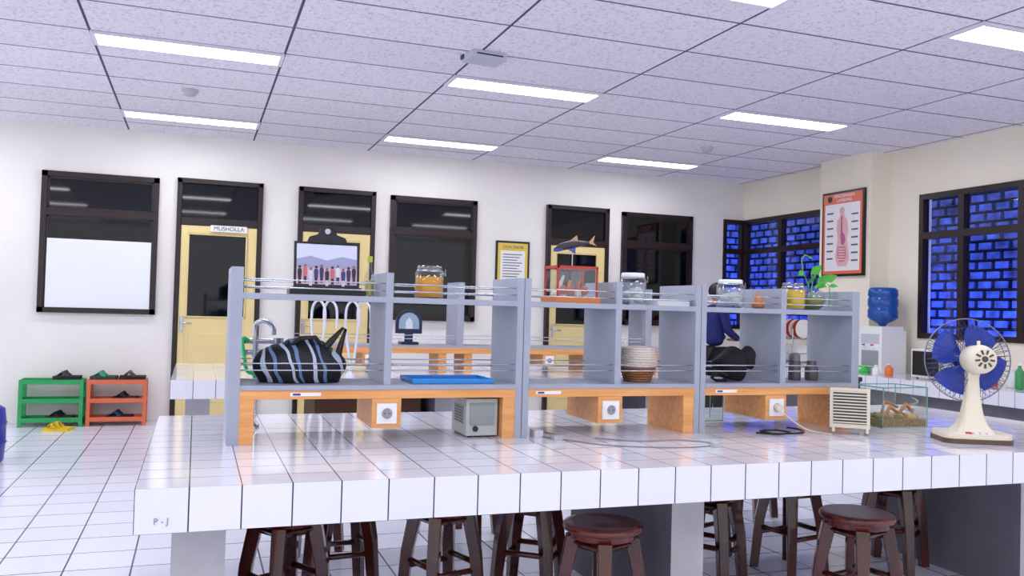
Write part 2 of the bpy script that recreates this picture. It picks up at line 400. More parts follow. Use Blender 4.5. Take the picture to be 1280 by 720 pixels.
cl=[mat('fig%d'%i,c,.4) for i,c in enumerate(((30,28,50),(220,220,230),(60,40,80),(210,110,120),(40,60,120)))]
sk=mat('fig_skin',(150,104,90),.5)
for i in range(11):
    x=-.112+i*.0224; zz=.035+.008*math.sin(i*2.1)
    b.prism([(x-.007,zz),(x+.007,zz),(x+.009,zz+.03),(x+.006,zz+.04),(x-.006,zz+.04),(x-.009,zz+.03)],.0075,.009,cl[(i*3)%5],Mt@Matrix.Rotation(math.pi/2,4,'X'))
    b.lathe([(.006,.0075),(.006,.0095)],sk if i%3 else cl[0],c=(x,zz+.047,0),n=10,M=Mt@Matrix.Rotation(math.pi/2,4,'X'))
    b.box(x-.006,x+.006,-.009,-.0075,zz-.024,zz,cl[(i*2)%3],Mt)
# clip top
pts=[(-.085,.185),(.085,.185),(.075,.21),(.04,.222),(.028,.25),(-.028,.25),(-.04,.222),(-.075,.21)]
b.prism(pts,-.012,.012,BLACK,Mt@Matrix.Rotation(math.pi/2,4,'X'))
b.lathe([(.012,-.016),(.012,.016)],METAL,n=16,M=Mt@TR(0,0,.235)@Matrix.Rotation(math.pi/2,4,'X'))
b.done()
# small bottle
b=B('reagent_bottle'); b.lathe([(.02,0),(.022,.01),(.022,.085),(.009,.115),(.009,.15)],GL,(.70,3.72,S1)); b.lathe([(.011,.15),(.011,.175)],mat('ygreen',(190,190,60),.4),(.70,3.72,S1)); b.lathe([(.019,.005),(.0195,.07)],mat('yl',(214,205,120),.3),(.70,3.72,S1)); b.done()
# red glass display case with model fish on top
RED=mat('red_trim',(186,54,40),.35); ORB=mat('orange_base',(226,130,60),.4)
b=B('glass_display_case')
x0,x1,y0,y1=1.515,1.715,3.56,3.72
b.box(x0-.01,x1+.01,y0-.01,y1+.01,S1,S1+.025,ORB)
z0,z1=S1+.025,S1+.155
for x in (x0,x1-.008):
    for y in (y0,y1-.008): b.box(x,x+.008,y,y+.008,z0,z1,RED)
for (a,c,d,e) in ((x0,x1,y0,y0+.008),(x0,x1,y1-.008,y1),(x0,x0+.008,y0,y1),(x1-.008,x1,y0,y1)): b.box(a,c,d,e,z1,z1+.012,RED)
b.box(x0+.002,x1-.002,y0+.002,y0+.004,z0,z1,GL); b.box(x0+.002,x1-.002,y1-.004,y1-.002,z0,z1,GL); b.box(x0+.001,x1-.001,y0,y1,z1+.010,z1+.012,GL)
RR=mat('red_rock',(206,84,40),.6)
for i in range(10):
    b.ell((x0+.024+i*.017,3.64+.025*math.sin(i*3),z0+.014+.01*(i%3)),(.02,.022,.022),RR if i%3 else SPW,10,6)
b.tube([(1.57,3.64,z0),(1.56,3.64,z0+.05),(1.58,3.64,z0+.10)],[.014,.012,.006],SPW); b.tube([(1.66,3.64,z0),(1.65,3.64,z0+.05),(1.665,3.64,z0+.09)],[.016,.012,.006],RR)
b.tube([(1.61,3.66,z0),(1.62,3.66,z0+.08)],[.014,.008],mat('coral_orange',(230,140,70),.6))
b.done()
b=B('model_fish')
MF=mat('fish_dark',(50,46,54),.3); MFB=mat('fish_blue',(50,80,170),.3); BEI=mat('fish_beige',(196,150,110),.4)
F=TR(1.62,3.64,1.60)@Matrix.Rotation(math.radians(-12),4,'Y')
b.tube([(-.095,0,0),(-.06,0,.004),(0,0,.008),(.05,0,.004),(.085,0,0)],[.004,.017,.02,.012,.004],MF,10,F)
b.prism([(.08,0),(.12,.03),(.105,0),(.12,-.02)],-.002,.002,BEI,F@Matrix.Rotation(math.pi/2,4,'X'))
b.prism([(-.03,.015),(.03,.045),(.03,.02)],-.002,.002,BEI,F@Matrix.Rotation(math.pi/2,4,'X'))
b.prism([(-.04,0),(.0,-.04),(.015,0)],-.002,.002,MFB,F@Matrix.Rotation(math.pi/2.6,4,'X'))
b.ell((-.07,0,-.006),(.03,.016,.008),MFB,M=F)
b.tube([(1.62,3.64,S1+.167),(1.62,3.64,1.595)],.0025,METAL,6)
b.done()
b=B('paper_stack')
for i in range(6):
    b.box(-.085,.085,-.13,.13,i*.005,i*.005+.0046,WHITE if i%2 else WHITEM,TR(2.098,3.665,S1)@RZ(.02*math.sin(i*2)))
b.done()
b=B('cone_shell'); b.lathe([(.012,0),(.03,.004),(.036,.02),(.03,.035),(.026,.04),(.02,.055),(.011,.066),(.003,.082)],mat('shell_brown',(196,126,70),.4,noise=.4,nscale=60),(2.612,3.60,S1),n=16); b.done()
# plant in round glass
b=B('potted_pothos')
cx,cy=2.985,3.67
b.lathe([(.04,0),(.066,.02),(.074,.05),(.066,.085),(.05,.10),(.052,.106)],GL,(cx,cy,S1),cap=False)
b.lathe([(.04,.004),(.062,.02),(.070,.05),(.064,.07)],mat('murky_water',(130,130,50),.3),(cx,cy,S1))
LEAF=mat('leaf_green',(80,176,60),.35,noise=.3,nscale=30); STEM=mat('stem_green',(120,180,80),.5)
def leaf(b,base,tip,w,m):
    base=Vector(base); tip=Vector(tip); d=tip-base; s=d.cross(Vector((0.3,-1,.4))).normalized()*w; n=s.cross(d).normalized()*w*.25
    L_=[(.15,.6),(.35,1),(.6,.8),(.85,.35)]
    lft=[base+d*t+s*k+n for t,k in L_]; rgt=[base+d*t-s*k+n for t,k in L_]; mid=[base+d*t for t,_ in L_]
    vs=[base,tip]+lft+rgt+mid; fs=[(0,2,10),(0,10,6)]
    for i in range(3): fs+=[(2+i,3+i,11+i,10+i),(10+i,11+i,7+i,6+i)]
    fs+=[(5,1,13),(13,1,9)]
    b.add([tuple(v) for v in vs],fs,m,True)
def stem(pts):
    b.tube([(cx+x,cy+y,S1+z) for x,y,z in pts],.0024,STEM,6)
stem([(0,0,.06),(-.02,0,.14),(-.06,-.01,.20),(-.07,-.01,.26),(-.05,-.01,.285),(-.02,0,.28)])
stem([(0,0,.06),(.03,-.01,.13),(.07,-.02,.155),(.10,-.02,.13),(.105,-.02,.08),(.10,-.02,.02)])
stem([(0,0,.06),(.01,0,.15),(.0,0,.20)])
for bs,tp,w in (((0,0,.19),(.05,-.02,.235),.025),((.03,-.01,.13),(.085,-.03,.19),.027),((.07,-.02,.155),(.14,-.03,.185),.022),((.10,-.02,.13),(.13,-.05,.125),.016),((-.02,0,.14),(-.01,-.05,.19),.026),((-.06,-.01,.2),(-.1,-.02,.175),.015),((-.02,0,.28),(0,-.01,.265),.008),((.02,0,.12),(.055,-.06,.12),.03),((-.01,0,.12),(-.065,-.05,.13),.026)):
    leaf(b,(cx+bs[0],cy+bs[1],S1+bs[2]),(cx+tp[0],cy+tp[1],S1+tp[2]),w,LEAF)
b.done()

# striped tote bag
STR=stripes('bag_stripes',[(0,(14,14,22)),(.40,(186,198,218)),(.54,(14,14,22)),(.74,(104,130,172)),(.88,(14,14,22))],3.4,(0,math.radians(16),math.radians(8)))
b=B('striped_tote_bag')
def fb(x,y,z):
    sx=math.copysign(abs(x)**.7,x); sz=math.copysign(abs(z)**.8,z)
    w=1-.30*max(0,z)-.03*math.sin(9*x)
    if z<-.6: sz=-.8
    return (sx*w,y*(1-.35*max(z,0))*(1+.06*math.sin(14*x+4*z)),sz+.10*math.sin(5*x+1)*max(0,z)+.05*math.sin(17*x)*max(0,z))
b.ell((.415,3.66,S0+.080),(.19,.11,.098),STR,44,24,fn=fb)
b.tube([(.50,3.62,1.11),(.53,3.61,1.15),(.575,3.6,1.205),(.585,3.6,1.20),(.57,3.61,1.14),(.56,3.63,1.08)],[.016,.014,.006,.006,.012,.016],BLACK,8)
b.tube([(.36,3.62,1.12),(.40,3.58,1.16),(.46,3.58,1.165),(.50,3.62,1.12)],.009,BLACK,8)
b.done()
b=B('blue_tray'); TB=mat('tray_blue',(30,140,224),.35)
b.box(.86,1.22,3.54,3.77,S0,S0+.006,TB)
for q in ((.86,1.22,3.54,3.546),(.86,1.22,3.764,3.77),(.86,.866,3.546,3.764),(1.214,1.22,3.546,3.764)): b.box(q[0],q[1],q[2],q[3],S0+.006,S0+.02,TB)
b.done(bevel=.002)
# wicker basket
b=B('wicker_basket'); cx,cy=1.97,3.64
W1=mat('wicker_brown',(146,98,56),.6); W2=mat('wicker_cream',(220,206,196),.6)
b.lathe([(.05,0),(.06,.005),(.075,.05),(.084,.08)],W1,(cx,cy,S0))
for k in range(14):
    z=.006+k*.0115; r=.058+.027*min(1,k/7)-(.008*max(0,k-8)/5); m=W1 if k<6 else W2
    b.tube([(cx+(r+.003*(-1)**(i+k))*math.cos(i*math.pi/16),cy+(r+.003*(-1)**(i+k))*math.sin(i*math.pi/16),S0+z) for i in range(32)],.0062,m,6,closed=True)
b.lathe([(.08,.08),(.084,.11),(.078,.155),(.07,.16),(.03,.168)],W2,(cx,cy,S0)); b.done()
# black sling cloth pouch
b=B('black_cloth_pouch')
def fp(x,y,z): return (x*(1+.15*math.sin(4*z+2*y)),y*(1+.1*math.sin(5*x)),max(z,-.75)*(1+.22*math.sin(3*x+1)))
b.ell((2.50,3.66,S0+.075),(.085,.09,.08),mat('black_cloth',(16,16,22),.8),24,14,fn=fp)
b.ell((2.57,3.63,S0+.11),(.05,.05,.055),mat('black_cloth',(16,16,22)),16,10,fn=fp)
b.tube([(2.44,3.6,S0+.03),(2.38,3.58,S0+.05),(2.34,3.58,S0+.02),(2.36,3.57,S0+.009),(2.42,3.57,S0+.01)],.008,mat('black_cloth',(16,16,22)))
b.done()
b=B('glass_grinder_jar'); b.lathe([(.03,0),(.032,.01),(.03,.09),(.026,.1)],mat('smoke',(90,84,86),.2),(2.90,3.68,S0)); b.lathe([(.028,.1),(.028,.13),(.015,.14)],mat('greylid',(120,116,120),.3),(2.90,3.68,S0)); b.done()
b=B('glass_grinder_jar'); b.lathe([(.03,0),(.034,.01),(.034,.06),(.024,.08),(.024,.1)],mat('smoke',(90,84,86),.2),(2.99,3.66,S0)); b.done()

# ---------------------------------------------------------------- objects on the bench top
LG=mat('light_grey_plastic',(178,184,182),.4)
b=B('voltage_stabilizer_box'); 
b.box(1.10,1.24,3.54,3.76,TZ+.008,.912,LG)
b.box(1.115,1.225,3.536,3.54,.80,.895,mat('grey_face',(140,148,150),.4)); b.lathe([(.012,0),(.012,.006)],BLACK,n=14,M=TR(1.14,3.5365,.785)@Matrix.Rotation(math.pi/2,4,'X'))
b.box(1.098,1.10,3.58,3.72,.80,.88,mat('grey_face',(140,148,150)))
for k in range(6): b.box(1.0965,1.098,3.59,3.71,.805+k*.012,.811+k*.012,BLACK)
for x in (1.11,1.215):
    for y in (3.55,3.73): b.box(x,x+.015,y,y+.015,TZ,TZ+.008,BLACK)
b.done(bevel=.006)
# heater fan
b=B('portable_heater_fan'); M=TR(2.965,3.35,TZ+.008)@RZ(math.radians(-38))@Matrix.Rotation(math.radians(-6),4,'X')
CR=mat('cream_plastic',(220,212,194),.4); DK=mat('dark_grill',(70,64,60),.5)
b.box(-.09,.09,-.035,.045,.02,.21,CR,M); b.box(-.075,.075,-.038,-.035,.04,.195,DK,M)
for k in range(11): b.box(-.075,.075,-.043,-.037,.043+k*.0145,.049+k*.0145,CR,M)
for x in (-.08,.07): b.box(x,x+.012,-.07,.07,.0,.02,CR,M)
for k in range(6): b.box(-.092,-.09,-.02,.03,.06+k*.02,.068+k*.02,DK,M)
b.done(bevel=.004)
# aquarium
def aquarium(name,x0,x1,y0,y1,h,fill=True):
    b=B(name); g=glass('tank_glass',(246,252,250),.02,.25); t=.004; z=TZ
    b.poly([(x0,y0,z),(x1,y0,z),(x1,y0,z+h),(x0,y0,z+h)],g); b.poly([(x0,y1,z),(x1,y1,z),(x1,y1,z+h),(x0,y1,z+h)],g)
    b.poly([(x0,y0,z),(x0,y1,z),(x0,y1,z+h),(x0,y0,z+h)],g); b.poly([(x1,y0,z),(x1,y1,z),(x1,y1,z+h),(x1,y0,z+h)],g)
    b.box(x0,x1,y0,y1,z,z+t,mat('tank_base',(150,176,170),.3))
    edge=mat('tank_edge',(110,165,152),.2)
    for x in (x0,x1):
        for y in (y0,y1): b.tube([(x,y,z),(x,y,z+h)],.003,edge,6)
    b.tube([(x0,y0,z+h),(x1,y0,z+h),(x1,y1,z+h),(x0,y1,z+h)],.003,edge,6,closed=True)
    if fill:
        sand=mat('tank_gravel',(158,126,76),.8,noise=.5,nscale=90)
        b.box(x0+t,x1-t,y0+t,y1-t,z+t,z+.04,sand)
        for i in range(26):
            b.ell((x0+.03+random.random()*(x1-x0-.06),y0+.03+random.random()*(y1-y0-.06),z+.045),(.02+.015*random.random(),.02,.018),mat('gravel%d'%(i%3),((176,120,60),(110,116,66),(204,164,110))[i%3],.7),10,6)
        DW=mat('driftwood',(190,112,46),.7)
        b.tube([(x0+.05,y0+.05,z+.04),(x0+.10,y0+.06,z+.10),(x0+.17,y0+.07,z+.065),(x0+.23,y0+.08,z+.11),(x0+.26,y0+.08,z+.08)],.010,DW)
        b.tube([(x0+.10,y0+.12,z+.04),(x0+.14,y0+.14,z+.12),(x0+.22,y0+.13,z+.09)],.008,DW)
    return b.done()
aquarium('glass_aquarium',3.31,3.60,3.50,3.72,.205); aquarium('small_glass_tank',2.48,2.61,3.88,4.0,.15,False)
b=B('aquarium_filter'); b.box(3.32,3.40,3.76,3.80,TZ,.96,BLACK); b.box(3.31,3.41,3.757,3.81,.96,.985,BLACK); b.done(bevel=.004)
b=B('coiled_pump_cable'); 
b.tube([(3.68+.05*math.cos(t)*.6,3.7+.05*math.sin(t),TZ+.05+.012*t) for t in [i*.5 for i in range(14)]],.005,mat('cable_grey',(150,150,150),.5),6); b.tube([(3.68,3.7,TZ),(3.71,3.7,TZ+.07)],.006,mat('cable_grey',(150,150,150))); b.done()

# desk fan (seen from behind)
b=B('desk_fan')
fx,fy=.435,.90; ang=math.atan2(fy,fx)-math.pi/2        # local +y = facing direction
G=TR(3.405,3.05,TZ)@RZ(ang)
IV=mat('ivory_plastic',(230,220,198),.35); BR=mat('brown_plastic',(92,70,56),.4); FB=mat('fan_blue',(24,58,170),.25); WIRE=mat('fan_wire',(46,56,100),.3,.3)
def rr(w,d,r,n=6):
    p=[]
    for cx_,cy_,a0 in ((w-r,d-r,0),(-w+r,d-r,90),(-w+r,-d+r,180),(w-r,-d+r,270)):
        for i in range(n+1):
            a=math.radians(a0+90*i/n); p.append((cx_+r*math.cos(a),cy_+r*math.sin(a)))
    return p
b.prism(rr(.155,.115,.05),0,.022,BR,G); b.prism(rr(.15,.11,.05),.022,.045,IV,G)
def loft(b,secs,m,M):
    vs=[];fs=[];n=None
    for pts,z,oy in secs:
        n=len(pts); vs+=[(x,y+oy,z) for x,y in pts]
    for j in range(len(secs)-1):
        for i in range(n):
            i2=(i+1)%n; fs.append((j*n+i,j*n+i2,(j+1)*n+i2,(j+1)*n+i))
    fs.append(tuple(range((len(secs)-1)*n,len(secs)*n))); b.add(vs,fs,m,True,M)
loft(b,[(rr(.085,.08,.03),.045,0),(rr(.062,.06,.03),.075,0),(rr(.045,.04,.02),.12,0),(rr(.032,.03,.018),.2,0),(rr(.026,.026,.015),.29,0),(rr(.03,.03,.018),.315,0),(rr(.02,.02,.01),.33,0)],IV,G)
for i in range(4): b.box(-.06+.03*i,-.04+.03*i,-.105,-.085,.045,.053,WHITE if i else RED,G)
H=G@TR(0,0,.378)@Matrix.Rotation(math.radians(-4),4,'X')
AX=H@Matrix.Rotation(-math.pi/2,4,'X')   # local z -> facing
b.box(-.022,.022,-.06,.0,-.06,-.0,IV,H)
b.lathe([(.02,-.135),(.045,-.13),(.06,-.115),(.066,-.09),(.066,-.02),(.055,.0)],IV,n=32,M=AX)
for k in range(9):
    a=k*math.pi*2/9; b.box(-.004,.004,.022,.042,-.138,-.128,DK,AX@RZ(a))
b.lathe([(.012,-.142),(.014,-.135)],DK,n=14,M=AX)
b.tube([(0,-.07,.06),(0,-.07,.085)],.008,IV,8,M=H)
R=.194
CZ=.055
for k in range(48):
    a=2*math.pi*k/48; pb=[]; 
    for r,z in ((.055,-.015),(.10,-.01),(.15,.01),(.182,.035),(R,CZ),(.182,.085),(.14,.11),(.09,.125),(.035,.13)):
        pb.append((r*math.cos(a),r*math.sin(a),z))
    b.tube(pb,.0013,WIRE,4,M=AX)
for r,z,w in ((R,CZ,.003),(.15,.01,.0015),(.10,-.01,.0015),(.06,-.015,.002),(.14,.11,.0015),(.09,.125,.0015)):
    b.tube([(r*math.cos(t),r*math.sin(t),z) for t in [i*math.pi/24 for i in range(48)]],w,WIRE if w<.003 else mat('ring_grey',(120,124,150),.3),6,M=AX,closed=True)
b.lathe([(.04,.125),(.04,.135),(.03,.14)],FB,n=20,M=AX)
b.lathe([(.03,.02),(.035,.03),(.035,.08),(.02,.095)],FB,n=20,M=AX)
for k in range(4):
    A=AX@RZ(k*math.pi/2+.4)
    vs=[];nr,na=6,6
    for i in range(nr):
        r=.03+.138*i/(nr-1); hw=.25+.42*math.sin(math.pi*(i+1)/(nr+1))**.6
        for j in range(na):
            t=-hw+2*hw*j/(na-1); vs.append((r*math.cos(t+.15*i/nr),r*math.sin(t+.15*i/nr),.055+.022*(t/hw)*(0.6+.6*i/nr)))
    fs=[(i*na+j,i*na+j+1,(i+1)*na+j+1,(i+1)*na+j) for i in range(nr-1) for j in range(na-1)]
    b.add(vs,fs,FB,True,A)
b.done()
# cables
WC=mat('white_cable',(206,204,214),.5)
def crv(pts,n=8):
    P=[Vector(p) for p in pts]; P=[P[0]]+P+[P[-1]]; out=[]
    for i in range(1,len(P)-2):
        for k in range(n):
            t=k/n; a,b_,c,d=P[i-1],P[i],P[i+1],P[i+2]
            out.append(.5*((2*b_)+(c-a)*t+(2*a-5*b_+4*c-d)*t*t+(3*b_-a-3*c+d)*t**3))
    out.append(P[-2]); return out
b=B('white_power_cable'); z=TZ+.004
b.tube(crv([(1.42,3.56,z),(1.47,3.47,z),(1.52,3.55,z),(1.46,3.66,z),(1.44,3.5,z),(1.52,3.36,z),(1.62,3.22,z),(1.85,3.12,z),(2.05,3.13,z),(2.09,3.22,z),(1.98,3.30,z),(1.8,3.30,z),(1.65,3.42,z)]),.0035,mat('pale_cable',(140,138,148),.5),6)
b.box(1.40,1.44,3.50,3.56,TZ,TZ+.03,WC); b.box(2.04,2.075,3.09,3.12,TZ,TZ+.022,LG); b.box(1.45,1.50,3.40,3.43,TZ,TZ+.02,LG); b.done(bevel=.002)
b=B('black_power_cable')
b.tube(crv([(2.50,3.44,z),(2.57,3.38,z),(2.68,3.42,z),(2.65,3.5,z),(2.55,3.48,z),(2.59,3.4,z),(2.73,3.40,z),(2.8,3.50,z),(2.78,3.58,z)]),.004,BLACK,6); b.done()
b=B('cream_power_cable'); b.tube(crv([(2.65,3.475,.86),(2.66,3.45,.84),(2.7,3.42,.80),(2.78,3.42,TZ+.014),(2.83,3.36,z),(2.85,3.33,z)]),.0035,CR,6)
b.lathe([(.02,0),(.018,.02)],CR,n=16,M=TR(2.65,3.482,.862)@Matrix.Rotation(math.pi/2,4,'X')); b.done()

# lab faucet and green hose behind the rack
b=B('lab_faucet')
b.lathe([(.03,0),(.03,.02),(.014,.03),(.014,.4)],METAL,(.25,3.98,TZ))
b.tube(crv([(.25,3.98,1.14),(.25,3.98,1.2),(.28,3.96,1.22),(.32,3.94,1.2),(.325,3.93,1.16)]),.011,METAL,10)
for z_ in (1.08,1.13): b.tube([(.19,3.98,z_),(.36,3.98,z_)],.013,METAL,10); b.lathe([(.022,-.012),(.024,.012)],METAL,(.20,3.98,z_)); b.lathe([(.022,-.014),(.024,.014)],METAL,(.35,3.98,z_))
b.tube(crv([(.225,3.97,1.13),(.195,3.95,1.14),(.205,3.94,1.06),(.22,3.94,1.0),(.27,3.95,.97),(.22,3.95,.86),(.25,3.97,.76)]),.009,mat('green_hose',(60,210,130),.4),8)
b.done()
for x in (.88,1.14):
    b=B('gooseneck_lab_faucet'); wc=mat('white_enamel',(220,222,235),.25)
    b.lathe([(.035,0),(.035,.02),(.016,.03),(.016,.1)],wc,(x,6.75,TZ))
    for dx in (0,.09):
        b.tube(crv([(x+dx*.3,6.75,.84),(x+dx-.04,6.75,1.1),(x+dx-.04,6.75,1.27),(x+dx,6.72,1.33),(x+dx+.045,6.7,1.27),(x+dx+.05,6.7,1.12)]),.010,wc,10)
    b.done()
b=B('domed_plaque_stand'); M=TR(1.715,7.25,1.16)@Matrix.Rotation(math.pi/2,4,'X')
DB=mat('plaque_navy',(22,34,70),.3); PFc=mat('plaque_face',(150,172,196),.35)
arc=[(.115*math.cos(math.radians(a)),.115*math.sin(math.radians(a))) for a in range(0,181,12)]
b.prism([(.115,-.09)]+arc+[(-.115,-.09)],-.015,.008,DB,M)
arc2=[(.088*math.cos(math.radians(a)),.088*math.sin(math.radians(a))) for a in range(0,181,12)]
b.prism([(.088,-.05)]+arc2+[(-.088,-.05)],.008,.011,PFc,M)
b.prism([(-.03,-.05),(.03,-.05),(.03,.01),(.0,.05),(-.03,.01)],.011,.013,mat('plaque_pale',(214,222,230),.4),M)
b.box(1.64,1.79,7.19,7.31,.978,1.0,DB); b.box(1.68,1.75,7.24,7.26,1.0,1.075,DB); b.done()

# ---------------------------------------------------------------- wall hangings
b=B('framed_notice')
b.box(3.42,3.86,D-.02,D,1.59,2.14,BLACK); b.box(3.445,3.835,D-.023,D-.02,1.615,2.115,mat('gold_mat',(226,196,80),.4)); b.box(3.48,3.80,D-.025,D-.023,1.65,2.02,WHITE)
for i in range(9): b.box(3.51,3.76-.03*(i%3),D-.0265,D-.025,1.97-i*.034,1.98-i*.034,mat('grey_text',(90,90,100),.6))
o=b.done(); text('TATA TERTIB',.045,TR(3.64,D-.025,2.065)@FRONT,mat('blue_ink',(40,60,150)),o)
b=B('anatomy_poster'); PX=6.745
b.box(PX-.03,PX,7.42,8.08,1.77,2.72,BLACK); b.box(PX-.033,PX-.03,7.445,8.055,1.795,2.695,mat('poster_orange',(226,112,84),.4)); b.box(PX-.035,PX-.033,7.475,8.025,1.83,2.58,mat('poster_paper',(234,230,234),.4))
Q=TR(PX-.036,7.75,2.2)@LEFTF
TIS=mat('tissue_pink',(222,176,178),.5); TIS2=mat('tissue_dark',(176,92,130),.5); BON=mat('bone',(240,226,200),.5)
b.lathe([(.04,0),(.04,.001)],TIS,c=(.0,.30,0),n=20,M=Q)
b.prism([(-.025,.27),(.025,.27),(.05,.22),(.085,.18),(.10,.08),(.085,-.02),(.10,-.12),(.12,-.24),(.08,-.32),(-.06,-.32),(-.10,-.22),(-.08,-.10),(-.065,0),(-.085,.10),(-.075,.19),(-.04,.22)],0,.001,TIS,Q)
b.prism([(-.012,.24),(.008,.24),(.010,.06),(.045,.03),(.06,-.03),(.03,-.09),(-.01,-.07),(-.02,.03)],.001,.002,TIS2,Q)
b.prism([(-.06,-.10),(.06,-.10),(.075,-.2),(.05,-.27),(-.04,-.27),(-.07,-.19)],.001,.002,mat('tissue_rose',(204,120,140),.5),Q)
for i in range(5): b.prism([(-.05,-.12-.03*i),(.05,-.125-.03*i),(.05,-.133-.03*i),(-.05,-.128-.03*i)],.002,.003,BON,Q)
for i in range(7):
    z_=.27-i*.085
    b.prism([(-.24,z_),(-.14,z_),(-.14,z_+.018),(-.24,z_+.018)],0,.001,mat('grey_text',(90,90,100)),Q); b.prism([(.15,z_-.03),(.25,z_-.03),(.25,z_-.012),(.15,z_-.012)],0,.001,mat('grey_text',(90,90,100)),Q)
b.lathe([(.035,0),(.035,.002)],BLACK,n=16,M=Q@TR(-.2,.44,0)) 
o=b.done(); text('PENCERNAAN\nLAMBUNG',.05,TR(PX-.036,7.72,2.64)@LEFTF,WHITE,o)

# ---------------------------------------------------------------- shoe racks, sandals, bin
def shoe_rack(name,x0,x1,c):
    m=mat(name+'_m',c,.35); b=B(name); y0,y1=9.70,9.96
    for x in (x0,x1-.035):
        for y in (y0,y1-.03): b.box(x,x+.035,y,y+.03,0,.47,m)
    for z in (.06,.25,.44):
        b.box(x0,x1,y0+.002,y0+.014,z-.015,z+.03,m); b.box(x0,x1,y1-.014,y1-.002,z-.015,z+.03,m)
        for x in (x0+.004,x1-.016): b.box(x,x+.012,y0+.03,y1-.03,z-.015,z+.03,m)
        for k in range(8): yy=y0+.02+k*.029; b.box(x0+.02,x1-.02,yy,yy+.014,z-.006,z+.004,m)
    return b.done()
shoe_rack('green_shoe_rack',-1.62,-1.04,(40,160,90)); shoe_rack('orange_shoe_rack',-1.01,-.45,(218,108,72))
def sandals(name,x,y,z,c1,c2,rot=0):
    b=B(name); s1=mat('sole%s'%str(c1),c1,.6); s2=mat('strap%s'%str(c2),c2,.5)
    for dx,r2 in ((-.055,.06),(.055,-.06)):
        M=TR(x,y,z)@RZ(rot)@TR(dx,0,0)@RZ(r2)
        b.prism([(-.03,-.115),(0,-.125),(.03,-.115),(.034,-.07),(.03,0),(.042,.07),(.03,.115),(0,.13),(-.03,.115),(-.042,.07),(-.03,0),(-.034,-.07)],0,.03,s1,M)
        b.tube([(-.038,-.01,.028),(-.024,.04,.07),(0,.075,.04),(.024,.04,.07),(.038,-.01,.028)],.011,s2,6,M)
        b.tube([(-.036,.01,.03),(-.02,.03,.075),(.02,.03,.075),(.036,.01,.03)],.011,s2,6,M)
    return b.done()
K=(24,22,28)
sandals('yellow_sandals',-1.22,9.45,0,(226,196,30),(206,176,20),1.3)
sandals('black_sandals',-1.2,9.83,.472,K,(60,50,60),1.5); sandals('green_sandals',-.86,9.83,.472,(40,70,60),(60,150,120),1.5)
sandals('brown_sandals',-.59,9.83,.472,K,(90,50,60),1.6); sandals('black_sandals',-.65,9.83,.256,K,K,1.5); sandals('black_sandals',-1.25,9.83,.066,(60,40,44),K,1.4); sandals('black_sandals',-.7,9.83,.066,K,(40,60,110),1.5)
b=B('blue_plastic_drum'); b.lathe([(.17,0),(.19,.02),(.2,.15),(.21,.16),(.2,.17),(.2,.3),(.21,.31),(.2,.32),(.19,.42),(.16,.44)],mat('drum_blue',(24,44,160),.35),(-1.56,7.7,0)); b.done()

# ---------------------------------------------------------------- stools
def stool(x,y,rot=0.3,h=.475):
    b=B('round_wooden_stool'); M=TR(x,y,0)@RZ(rot)
    b.lathe([(.13,h-.055),(.135,h-.05),(.135,h-.03),(.152,h-.028),(.158,h-.018),(.158,h-.008),(.15,h),(.135,h+.002),(.06,h-.003),(.01,h-.004)],DBS,n=36,M=M)
    for k in range(4):
        a=k*math.pi/2+math.pi/4; ca,sa=math.cos(a),math.sin(a)
        def sq(r,w,z): return [(r*ca+dx*ca-dy*sa, r*sa+dx*sa+dy*ca, z) for dx,dy in ((-w,-w),(w,-w),(w,w),(-w,w))]
        vs=sq(.175,.021,0)+sq(.15,.025,.25)+sq(.114,.028,h-.05)
        fs=[(0,3,2,1),(8,9,10,11)]+[(j*4+i,j*4+(i+1)%4,(j+1)*4+(i+1)%4,(j+1)*4+i) for j in range(2) for i in range(4)]
        b.add(vs,fs,DBW,False,M)
    for k in range(4):
        a=k*math.pi/2+math.pi/4; a2=a+math.pi/2
        p=Vector((.150*math.cos(a),.150*math.sin(a),.18+.03*(k%2))); q=Vector((.150*math.cos(a2),.150*math.sin(a2),.18+.03*(k%2)))
        b.tube([p,q],.014,DBW,6,M)
        p=Vector((.115*math.cos(a),.115*math.sin(a),h-.075)); q=Vector((.115*math.cos(a2),.115*math.sin(a2),h-.075))
        b.tube([p,q],.022,DBW,4,M)
    return b.done(bevel=.003,seg=1)
for x,y,r in ((1.53,3.08,.4),(2.69,2.98,.2),(.37,3.60,.5),(1.03,3.62,.3),(1.47,3.70,.9),(2.36,3.60,.6),(2.92,3.72,.2),(3.50,3.62,.5),
              (.66,4.0,.1),(2.6,4.1,.3),(.6,4.7,.3),(1.5,4.75,.8),(2.6,4.72,.1),(3.4,4.75,.5),
              (.7,6.15,.2),(2.6,6.1,.4)):
    stool(x,y,r)

# ---------------------------------------------------------------- right-hand counter items
b=B('water_dispenser'); x0,x1,y0,y1=6.55,6.87,6.96,7.28
b.box(x0,x1,y0,y1,TZ+.0,1.19,WHITE); b.box(x0-.001,x0+.01,y0+.03,y1-.03,1.05,1.15,mat('disp_panel',(196,200,210),.4))
b.box(x0+.02,x1-.02,y0+.02,y1-.02,1.19,1.23,WHITE)
for y,c in ((y0+.1,RED),(y1-.1,mat('tap_blue',(30,80,190),.4))): b.box(x0-.04,x0,y-.012,y+.012,1.0,1.03,WHITE); b.box(x0-.045,x0-.02,y-.01,y+.01,1.03,1.045,c)
b.box(x0-.05,x0,y0+.04,y1-.04,.80,.815,mat('drip_green',(60,200,90),.4)); b.lathe([(.05,0),(.06,.02),(.02,.05),(.012,.07)],mat('drip_green',(60,190,90)),(x0-.08,y0+.16,TZ))
b.box(x0-.002,x0,y0+.04,y1-.04,.82,.98,mat('disp_recess',(150,154,165),.5))
b.done(bevel=.012)
GB=liquid('gallon_blue',(20,84,170),.9)
